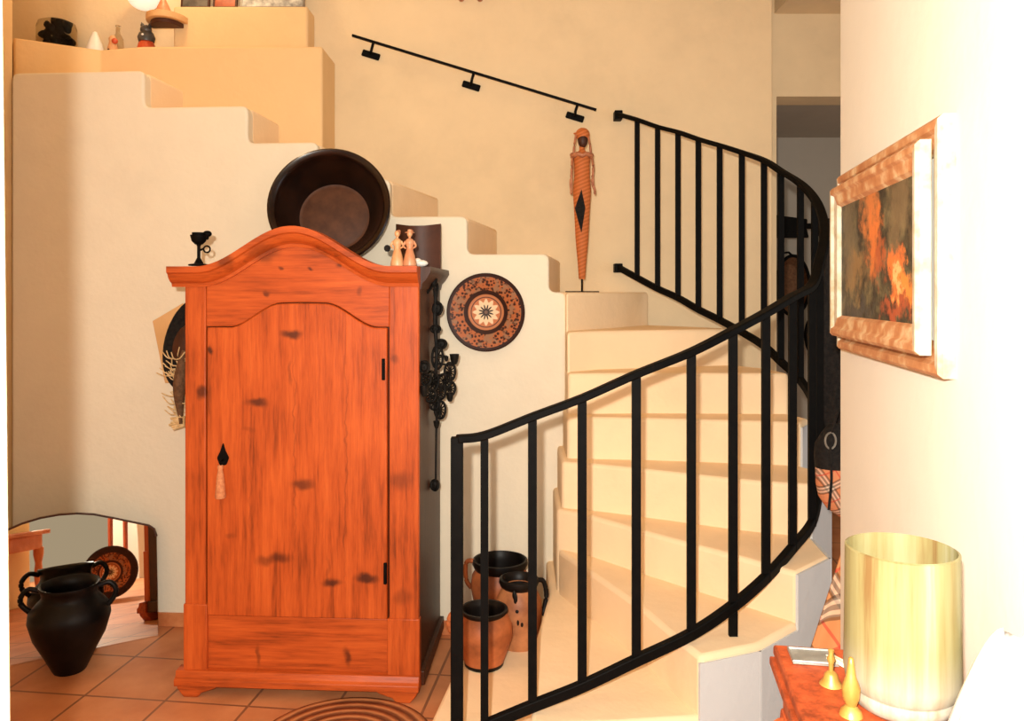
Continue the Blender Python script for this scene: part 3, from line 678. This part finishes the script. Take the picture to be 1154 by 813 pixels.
for (u, w_, rx, rz, c, d) in ((.45, .85, .07, .10, (.55, .17, .04), .9), (.50, .62, .05, .09, (.62, .16, .03), .9), (.60, .45, .05, .05, (.45, .09, .02), .8), (.78, .40, .05, .06, (.72, .16, .03), 1), (.86, .25, .07, .035, (.75, .22, .04), 1), (.75, .10, .10, .03, (.38, .07, .02), .9), (.25, .40, .12, .06, (.30, .17, .06), .7), (.15, .70, .08, .12, (.14, .11, .06), .7), (.3, .08, .14, .03, (.05, .045, .04), .9), (.82, .8, .10, .10, (.20, .13, .06), .6), (.8,.3,.02,.03,(.8,.5,.2),.7)):
    x, z = cv(u, w_); m = q.blob(V2, x, 0, z, 1/rx, 0, 1/rz, .3, 1.0); col = q.mix(q.math('MULTIPLY', m, d), col, c)
q.color(col); q.bump(q.noise(v, 60, 3), .3, .003); M['canvas'] = q.fin(.5, spec=.3)
obj('canvas', Box(.074, Wd-.074, .020, .030, .074, Hd-.074), 'canvas', pf)

# ------------------------------------------------------------------ console table, lamp and small things at the right
TA = math.atan(.16)
q = pine('red_lacquer_wood', False, (), (.34, .055, .014)); M['red'] = q
ct = thing('console_table', 'red-brown wooden console table against the right wall', 'table', (.386, 1.182, 0), (0, 0, -TA))
TZ, TW, TL = 1.080, .225, .62
obj('table_top', Box(0, TW, -TL, 0, TZ-.016, TZ), 'red', ct, bevel=.004)
obj('apron', Box(.012, TW-.01, -TL+.012, -.012, TZ-.095, TZ-.016), 'red', ct, bevel=.003)
obj('top_edge', xprism([(-TL, TZ-.03), (0, TZ-.03), (0, TZ-.018), (-TL, TZ-.018)], -.005, .012), 'red', ct, bevel=.002)
for x, y in ((.03, -.03), (TW-.03, -.03), (.03, -TL+.03), (TW-.03, -TL+.03)):
    lg = spline([(x, y, TZ-.09), (x-.006, y, TZ-.16), (x+.012, y, TZ-.35), (x, y, .5), (x-.004, y, .0)], 6)
    obj('leg', sweep(lg, .042, .042, up=Vector((0, 1, 0)), taper=lambda u: 1-.35*u), 'red', ct, bevel=.004)
obj('scroll', sweep([(.006+.012*(1-a/24)*math.cos(a*.6), -.035, TZ-.105+.012*(1-a/24)*math.sin(a*.6)) for a in range(22)], .004, seg=6, up=Vector((0, 1, 0))), 'red', ct)
def T(x, y, z=0): return Matrix.Translation((.386, 1.182, 0)) @ Matrix.Rotation(-TA, 4, 'Z') @ Vector((x, y, TZ+z))
q = N('streaked_alabaster'); st = q.noise(q.mapped((30, 30, 1.6)), 1.6, 5, .6)
sx, sy, sz = q.sep(q.coord())
hgt = q.smooth(sz, .0, .10)
c1 = q.ramp(st, [(.30, (.135, .075, .025)), (.45, (.185, .15, .06)), (.62, (.215, .19, .09)), (.75, (.26, .24, .15))])
c0 = q.ramp(st, [(.3, (.25, .19, .12)), (.6, (.33, .30, .25))])
q.color(q.mix(hgt, c0, c1)); M['shade'] = q.fin(.45, spec=.3)
lp_ = thing('table_lamp', 'cream and yellow streaked cylindrical lamp on the red console table', 'lamp', (.490, 1.005, TZ)); lp_.scale = (.95, .95, .99)
obj('lamp_shade', lathe([(.056, .018), (.069, .030), (.0715, .045), (.0705, .10), (.0695, .200), (.0665, .2015), (.0665, .190), (.067, .05), (.055, .03)], 64), 'shade', lp_, smooth=50)
obj('lamp_base', lathe([(0, 0), (.052, 0), (.060, .006), (.066, .018), (.064, .024), (.05, .026), (0, .026)], 64), 'shade', lp_, smooth=50)
bm = lathe([(0, .02), (.016, .02), (.016, .06), (.012, .064), (.012, .085), (0, .085)], 20); obj('socket', bm, 'brass', lp_, smooth=50)
bm = empty_bm(); ell(bm, (0, 0, .115), (.024, .024, .032)); obj('bulb', bm, 'white', lp_, smooth=60)
st_ = thing('silver_tray', 'small grey silver tray at the far corner of the red console table', 'tray', T(.045, -.042, .0005), (0, 0, -TA))
obj('dish', Box(-.028, .034, -.022, .022, 0, .003), 'silver', st_, bevel=.001)
bm = sweep([(-.027, -.021, .004), (.033, -.021, .004), (.033, .021, .004), (-.027, .021, .004)], .0022, seg=6, closed=True); obj('lip', bm, 'silver', st_)
bk = thing('brass_bell', 'small brass bell with upright handle beside the silver tray', 'bell', T(.056, -.116, .0005))
obj('bell_body', lathe([(0, .018), (.004, .018), (.008, .014), (.010, .007), (.015, 0), (.012, 0), (0, .012)], 20), 'brass', bk, smooth=50)
obj('bell_handle', lathe([(0, .018), (.003, .018), (.0035, .028), (.0055, .034), (.003, .040), (.004, .046), (0, .048)], 14), 'brass', bk, smooth=50)
bk2 = thing('brass_tassel', 'brass candle snuffer standing before the lamp on the red console table', 'snuffer', T(.062, -.193, .0005))
obj('foot', lathe([(0, 0), (.014, 0), (.012, .006), (.006, .012), (.010, .022), (.011, .034), (.006, .048), (.004, .062), (.003, .070), (0, .072)], 18), 'brass', bk2, smooth=50)
cb = empty_bm(); rnd = random.Random(5)
for i in range(9):
    a = T(.072+rnd.uniform(-.006, .006), -.045, .004+.002*(i % 3)); b = T(.078+rnd.uniform(-.005, .005), -.075, .010+.002*(i % 3)); c = T(.098, -.098-.002*i, .004+.001*i)
    sweep(spline([a, b, c], 5), .0014, seg=5, bm=cb)
tag(obj('lamp_cord', cb, 'cord'), 'loose loops of pale lamp cord between the silver tray and lamp', 'cord')
# white draped cloth
bm = empty_bm(); nu, nv = 40, 16; rows = []
for j in range(nv+1):
    t = j/nv
    row = []
    for i in range(nu):
        a = 2*PI*i/nu; r = (.018+.060*t**.8)*(1+.12*t*math.sin(a*6+1)+.06*t*math.sin(a*11)); row.append(bm.verts.new((r*.85*math.cos(a), r*1.2*math.sin(a), .135*(1-t**1.3)*(1+.12*math.sin(a*3))+.002)))
    rows.append(row)
for a, b in zip(rows, rows[1:]):
    for i in range(nu): bm.faces.new((a[i], a[(i+1) % nu], b[(i+1) % nu], b[i]))
bm.faces.new(rows[0]); bm.faces.new(list(reversed(rows[-1])))
tag(obj('white_cloth', bm, 'cloth_white', smooth=70, loc=(.548, .86, TZ+.0005), rot=(0, 0, -TA)), 'white draped cloth heaped beside the lamp at the lower right', 'cloth')

# ------------------------------------------------------------------ bags and cloths hanging on the railing's far curve
def plaid(name, s, base=(.50, .21, .08)):
    q = N(name); v = q.mapped((1, 1, 1), (0, math.radians(32), 0)); x, y, z = q.sep(v)
    def band(c, off, w_): 
        f = q.math('FRACT', q.math('ADD', q.math('MULTIPLY', c, s), off)); return q.smooth(q.math('ABSOLUTE', q.math('SUBTRACT', f, .5)), w_, w_*1.25, 1., 0.)
    col = base
    for c in (x, z):
        for off, w_, cc, d in ((0, .10, (.80, .70, .56), .35), (.12, .030, (.02, .015, .01), .6), (0., .030, (.02, .015, .01), .6), (-.12, .030, (.02, .015, .01), .6), (.5, .022, (.5, .05, .03), .7)):
            col = q.mix(q.math('MULTIPLY', band(c, off, w_), d), col, cc)
    q.color(col); return q.fin(.8, spec=.2)
M['plaid'] = plaid('tan_check', 6.5)
M['plaid_small'] = plaid('tan_check_small', 11, (.60, .22, .10))
# scarf hung on the end of the right wall
sf = thing('checked_scarf', 'tan checked scarf hanging beyond the right wall behind the red console table', 'scarf')
bm = empty_bm(); rows = []
YS = 2.05
for j in range(21):
    t = j/20; py = 560+230*t
    xl = 968-74*t if t < .8 else 908.8-10*(t-.8); xr = 1010-6*t
    row = []
    for i in range(25):
        u = i/24; p = at(xl+(xr-xl)*u, py, YS+.02*math.sin(u*9+t*2)*(.3+t)); row.append(bm.verts.new(p))
    rows.append(row)
for a, b in zip(rows, rows[1:]):
    for i in range(24): bm.faces.new((a[i], a[i+1], b[i+1], b[i]))
o = obj('scarf_cloth', bm, 'plaid', sf, smooth=70); sd = o.modifiers.new('solid', 'SOLIDIFY'); sd.thickness = .006
p0 = at(990, 562, YS); bm = sweep([p0+Vector((-.01, 0, -.02)), p0+Vector((.0, -.01, .03)), Vector((RW(0).x+.07, RW(0).y-.01, p0.z+.04))], .005, seg=8); obj('hook', bm, 'iron', sf)
# shoulder bag: black top, checked lower panel, strap
bg_ = thing('shoulder_bag', 'black and tan checked shoulder bag hanging inside the railing beside the right wall', 'bag')
YG = 2.74
def gp(px, py, d=0): return at(px, py, YG+d)
def pouch(rows_):       # rows: (py, xl, xr, half depth)
    bm = empty_bm(); R = []
    for py, xl, xr, d in rows_:
        c = gp((xl+xr)/2, py); rx = (xr-xl)/2*YG/F
        R.append([bm.verts.new(c+Vector((rx*math.copysign(abs(math.cos(a))**.7, math.cos(a)), d*math.sin(a), 0))) for a in [2*PI*i/24 for i in range(24)]])
    for a, b in zip(R, R[1:]):
        for i in range(24): bm.faces.new((a[i], a[(i+1) % 24], b[(i+1) % 24], b[i]))
    bm.faces.new(R[0]); bm.faces.new(list(reversed(R[-1]))); return bm
obj('bag_top', pouch([(478, 934, 960, .02), (488, 926, 968, .035), (500, 919, 976, .05), (515, 918, 980, .055), (527, 919, 981, .055)]), 'black_cloth', bg_, smooth=60)
obj('bag_body', pouch([(527, 919.5, 980, .054), (545, 920, 982, .055), (560, 923, 982, .05), (573, 932, 976, .04), (583, 946, 965, .02)]), 'plaid_small', bg_, smooth=60)
bm = sweep(spline([gp(934, 575, -.06), gp(937, 540, -.065), gp(936, 500, -.065), gp(942, 470, -.05), gp(955, 425, .05), Vector((1.145, 2.96, 1.70))], 6), .008, .004); obj('strap', bm, 'black_cloth', bg_)
bm = sweep([gp(936+6*math.cos(a*PI/8), 497+9*math.sin(a*PI/8), -.062) for a in range(16)], .0035, seg=6, closed=True, up=Vector((0, 1, 0))); obj('buckle', bm, 'silver', bg_)
# dark knitted shawl over the handrail curve
bm = empty_bm(); rows = []
for j in range(31):
    t = j/30; row = []
    for i in range(20):
        a = 2*PI*i/20; zt_ = 1.80-.80*t
        r = (.045+.03*math.sin(PI*t))*(1+.15*math.sin(5*a+t*4)); row.append(bm.verts.new((1.245+r*math.cos(a), 3.10+r*.9*math.sin(a), zt_)))
    rows.append(row)
for a, b in zip(rows, rows[1:]):
    for i in range(20): bm.faces.new((a[i], a[(i+1) % 20], b[(i+1) % 20], b[i]))
bm.faces.new(rows[0]); bm.faces.new(list(reversed(rows[-1])))
tag(obj('black_shawl', bm, 'black_cloth', smooth=70), 'long black knitted shawl bunched and hanging on the railing beside the right wall', 'shawl')
# ------------------------------------------------------------------ hallway behind the stairs
rk = thing('coat_rack', 'black wall rack board seen through the doorway behind the railing', 'rack')
YK = 5.6
a, b = at(876, 247, YK), at(910, 268, YK)
obj('board', yprism(fillet([(a.x-.02, b.z), (b.x+.01, b.z-.0), (b.x-.005, (a.z+b.z)/2), (b.x, a.z), (a.x-.02, a.z+.03)], .01, 3), YK, YK+.04), 'iron', rk)
a, b = at(921, 246, YK), at(945, 266, YK); obj('board', Box(a.x, b.x+.1, YK, YK+.04, b.z, a.z), 'iron', rk, bevel=.01)
bm = sweep([at(870, 255, YK+.03), at(1000, 255, YK+.03)], .02, seg=8); obj('back_bar', bm, 'iron', rk)
bm = empty_bm()
for px in (893, 925): sweep([at(px, 256, YK+.03), at(px, 256, 6.1)], .012, seg=8, bm=bm)
obj('wall_arm', bm, 'iron', rk)
def hbasket(px, py, rx, rz, label):
    t = thing('wicker_basket', label, 'basket', (0, 0, 0), (0, 0, 0), 'baskets in the hallway')
    c = at(px, py, 5.88); k = 5.8/F
    bm = lathe([(0, -.10), (rx*k*.8, -.09), (rx*k, 0), (rx*k*.94, .0), (rx*k*.72, -.07), (0, -.08)], 32, mat=Matrix.Translation(c) @ Matrix.Diagonal((1, 1, rz/rx, 1)) @ Matrix.Rotation(PI/2, 4, 'X')); obj('bowl', bm, 'basket', t, smooth=50)
    bm = sweep([c+Vector((rx*k*math.cos(a*PI/16), -.01, rz*k*math.sin(a*PI/16))) for a in range(32)], .012, seg=8, closed=True, up=Vector((0, 1, 0))); obj('rim', bm, 'iron', t, smooth=60)
    bm = sweep([c+Vector((0, .0, rz*k)), c+Vector((0, .08, rz*k+.03)), Vector((c.x, 6.11, c.z+rz*k+.03))], .008, seg=6); obj('hanger', bm, 'iron', t)
hbasket(893, 322, 19, 34, 'upper brown wicker basket hanging in the dark hallway behind the railing')
hbasket(926, 378, 19, 28, 'lower brown wicker basket hanging in the dark hallway behind the railing')

# ------------------------------------------------------------------ ornaments on the ledges, upper left
q = N('clear_glass'); q.color((.9, .88, .82)); q.b.inputs['Transmission Weight'].default_value = 1.0; M['glass'] = q.fin(.03); q.b.inputs['IOR'].default_value = 1.12
YO = 4.39; LZ = 2.902; k = YO/F
def on(px, Y=YO, z=LZ): return ((px-577)*Y/F, Y, z)
cl = thing('glass_dome', 'rounded clear glass dome with dark base on the upper ledge, leftmost ornament', 'glass dome', on(64))
obj('dome', lathe([(.098, .012), (.100, .02), (.100, .15), (.092, .178), (.06, .193), (0, .196), (0, .193), (.058, .190), (.088, .175), (.096, .148), (.096, .012)], 40), 'glass', cl, smooth=50)
obj('base', lathe([(0, 0), (.104, 0), (.104, .010), (.098, .012), (0, .012)], 40), 'dark_wood', cl, smooth=40)
bm = empty_bm(); rnd = random.Random(11)
for i in range(44):
    a = rnd.uniform(0, 2*PI); z = rnd.uniform(.02, .165); r = rnd.uniform(0, .068)*(1-.3*abs(z-.09)/.09)
    ell(bm, (r*math.cos(a), r*math.sin(a), z), (rnd.uniform(.012, .024), rnd.uniform(.012, .022), rnd.uniform(.014, .028)), 8, 6)
for v in bm.verts: v.co.z = max(v.co.z, .0)
o = tag(obj('dried_bouquet', bm, 'black_cloth', smooth=60, loc=(on(64)[0], on(64)[1], LZ+.0125)), 'dark dried flower bouquet under the glass dome', 'bouquet')
gs = thing('white_bell', 'white bell-shaped figurine right of the glass dome on the ledge', 'figurine', on(107))
obj('bell', lathe([(0, 0), (.052, 0), (.054, .01), (.040, .06), (.022, .105), (.018, .115), (.012, .13), (0, .135)], 28), 'white', gs, smooth=50)
fg = thing('painted_figurine', 'small cream figurine with a red bundle on the upper ledge', 'figurine', on(127, 4.36))
obj('figure', lathe([(0, 0), (.024, 0), (.028, .03), (.018, .065), (.022, .085), (.012, .10), (0, .105)], 20), 'ceramic', fg, smooth=50)
bm = empty_bm(); ell(bm, (.018, -.014, .068), (.017, .014, .016)); obj('red_bundle', bm, 'red_spot', fg, smooth=60)
bm = empty_bm(); ell(bm, (-.010, -.022, .012), (.008, .008, .014)); obj('dark_shoe', bm, 'black_cloth', fg, smooth=60)
gb = thing('glass_bottle', 'slim clear glass bottle behind the cream figurine on the ledge', 'bottle', on(133, 4.45))
obj('bottle', lathe([(0, 0), (.026, 0), (.028, .01), (.028, .11), (.012, .14), (.012, .18), (.015, .185), (0, .185)], 24), 'glass', gb, smooth=50)
ct_ = thing('cat_figurine', 'dark grey eared figurine with a red skirt on the ledge, right of the bottle', 'figurine', on(165, 4.33))
obj('skirt', lathe([(0, 0), (.048, 0), (.050, .01), (.040, .05), (.030, .062), (0, .062)], 24), 'red_spot', ct_, smooth=50)
bm = lathe([(0, .06), (.040, .058), (.046, .08), (.036, .105), (.028, .112), (0, .113)], 24); ell(bm, (0, -.006, .122), (.030, .028, .026)); obj('torso', bm, 'grey_fig', ct_, smooth=60)
for s in (-1, 1):
    bm = lathe([(0, 0), (.012, 0), (.010, .014), (0, .03)], 12, mat=Matrix.Translation((s*.018, 0, .138)) @ Matrix.Rotation(s*.3, 4, 'Y')); obj('ear', bm, 'grey_fig', ct_, smooth=60)
bm = empty_bm(); ell(bm, (0, -.046, .085), (.007, .006, .006)); obj('button', bm, 'white', ct_, smooth=60)
a = at(168, 23, 4.36); b = at(212, 32, 4.36)
cs = thing('corner_shelf', 'small half-round wooden shelf on the upper ledge face', 'shelf')
cx = (a.x+b.x)/2; rw = (b.x-a.x)/2
arc = [(cx+rw*math.cos(t*PI/12), 4.358-.14*math.sin(t*PI/12)) for t in range(13)]
obj('shelf_board', zprism(arc, b.z+.022, a.z+.012), 'tan', cs, bevel=.003)
obj('shelf_bracket', zprism([(cx+(x-cx)*.8, 4.358+(y-4.358)*.8) for x, y in arc], b.z-.002, b.z+.022), 'dark_wood', cs, bevel=.004)
sh = thing('pointed_figurine', 'pink pointed shell ornament standing on the small wooden shelf', 'ornament', ((184-577)*4.30/F, 4.30, a.z+.0125))
obj('shell', lathe([(0, 0), (.04, 0), (.042, .012), (.026, .05), (.010, .085), (0, .11)], 16), 'ceramic_rose', sh, smooth=50)
# framed pictures standing on the upper tier
def stand_pic(x0, x1, mat, label):
    A, B_ = (x0-577)*4.42/F, (x1-577)*4.42/F
    t = thing('picture_frame', label, 'picture', (A, 4.40, 3.167), (math.radians(-8), 0, 0), 'pictures on the upper ledge')
    wv = B_-A
    obj('picture', Box(.008, wv-.008, .003, .010, .010, .20), mat, t)
    bm = empty_bm()
    for bx in ((0, wv, 0, .012), (0, wv, .198, .21), (0, .01, .012, .198), (wv-.01, wv, .012, .198)): box(bm, bx[0], bx[1], 0, .014, bx[2], bx[3])
    obj('frame', bm, 'silver' if mat == 'photo_pale' else 'dark_wood', t)
stand_pic(205, 237, 'photo_dark', 'dark grey framed picture on the upper ledge, left of three at the top edge')
stand_pic(241, 268, 'photo_red', 'red and black framed picture on the upper ledge, middle of three at the top edge')
stand_pic(272, 344, 'photo_pale', 'wide pale silver-framed picture on the upper ledge, right of three at the top edge')
# white globe wall lamp, mostly above the frame
wl = thing('wall_lamp', 'white glass wall lamp at the top edge above the ornament ledge', 'lamp', (at(162, -6, 4.40)))
q = N('lit_opal_glass'); q.color((.85, .8, .7)); q.b.inputs['Emission Color'].default_value = (1, .9, .72, 1); q.b.inputs['Emission Strength'].default_value = .6; M['opal'] = q.fin(.4)
bm = empty_bm(); ell(bm, (0, 0, 0), (.09, .09, .085), 32, 20); obj('globe', bm, 'opal', wl, smooth=60)
bm = sweep([(0, .08, 0), (0, .12, 0)], .04, seg=20); obj('wall_plate', bm, 'brass', wl, smooth=40)
# two pegs at the very top of the back wall
for px in (520, 541):
    p = at(px, -1, YB)
    tag(obj('wooden_peg', lathe([(0, 0), (.016, 0), (.014, .03), (.022, .05), (.018, .065), (0, .068)], 16), 'hair', smooth=50, loc=(p.x, YB+.001, p.z), rot=(PI/2, 0, 0)),
        ('left' if px < 530 else 'right')+' one of two small brown pegs high on the back wall', 'peg', 'pegs on the back wall')

# ------------------------------------------------------------------ seen only in the mirror: a table and a leaning tray
rt = thing('low_table', 'carved brown wooden table reflected in the left corner mirror', 'table', (-1.05, 1.15, 0), (0, 0, math.radians(-35)))
obj('table_top', Box(-.42, .42, -.28, .28, .50, .53), 'terra', rt, bevel=.006)
obj('apron', Box(-.38, .38, -.24, .24, .40, .50), 'terra', rt, bevel=.006)
for x in (-.36, .36):
    for y in (-.22, .22):
        obj('leg', lathe([(0, 0), (.028, 0), (.024, .05), (.034, .10), (.022, .14), (.03, .22), (.022, .30), (.034, .36), (.034, .41), (0, .41)], 16, mat=Matrix.Translation((x, y, 0))), 'terra', rt, smooth=50)
tr = tag(obj('copper_tray', lathe([(0, .012), (.12, .012), (.13, .016), (.15, .02), (.22, .03), (.225, .026), (.15, .010), (0, 0)], 48), 'plate', smooth=50), 'round copper tray leaning on the floor, reflected in the mirror', 'tray')
tr.scale = (.8, .8, .8); tr.location = (-.50, 1.75, .180); tr.rotation_euler = (math.radians(-80), 0, math.radians(33))
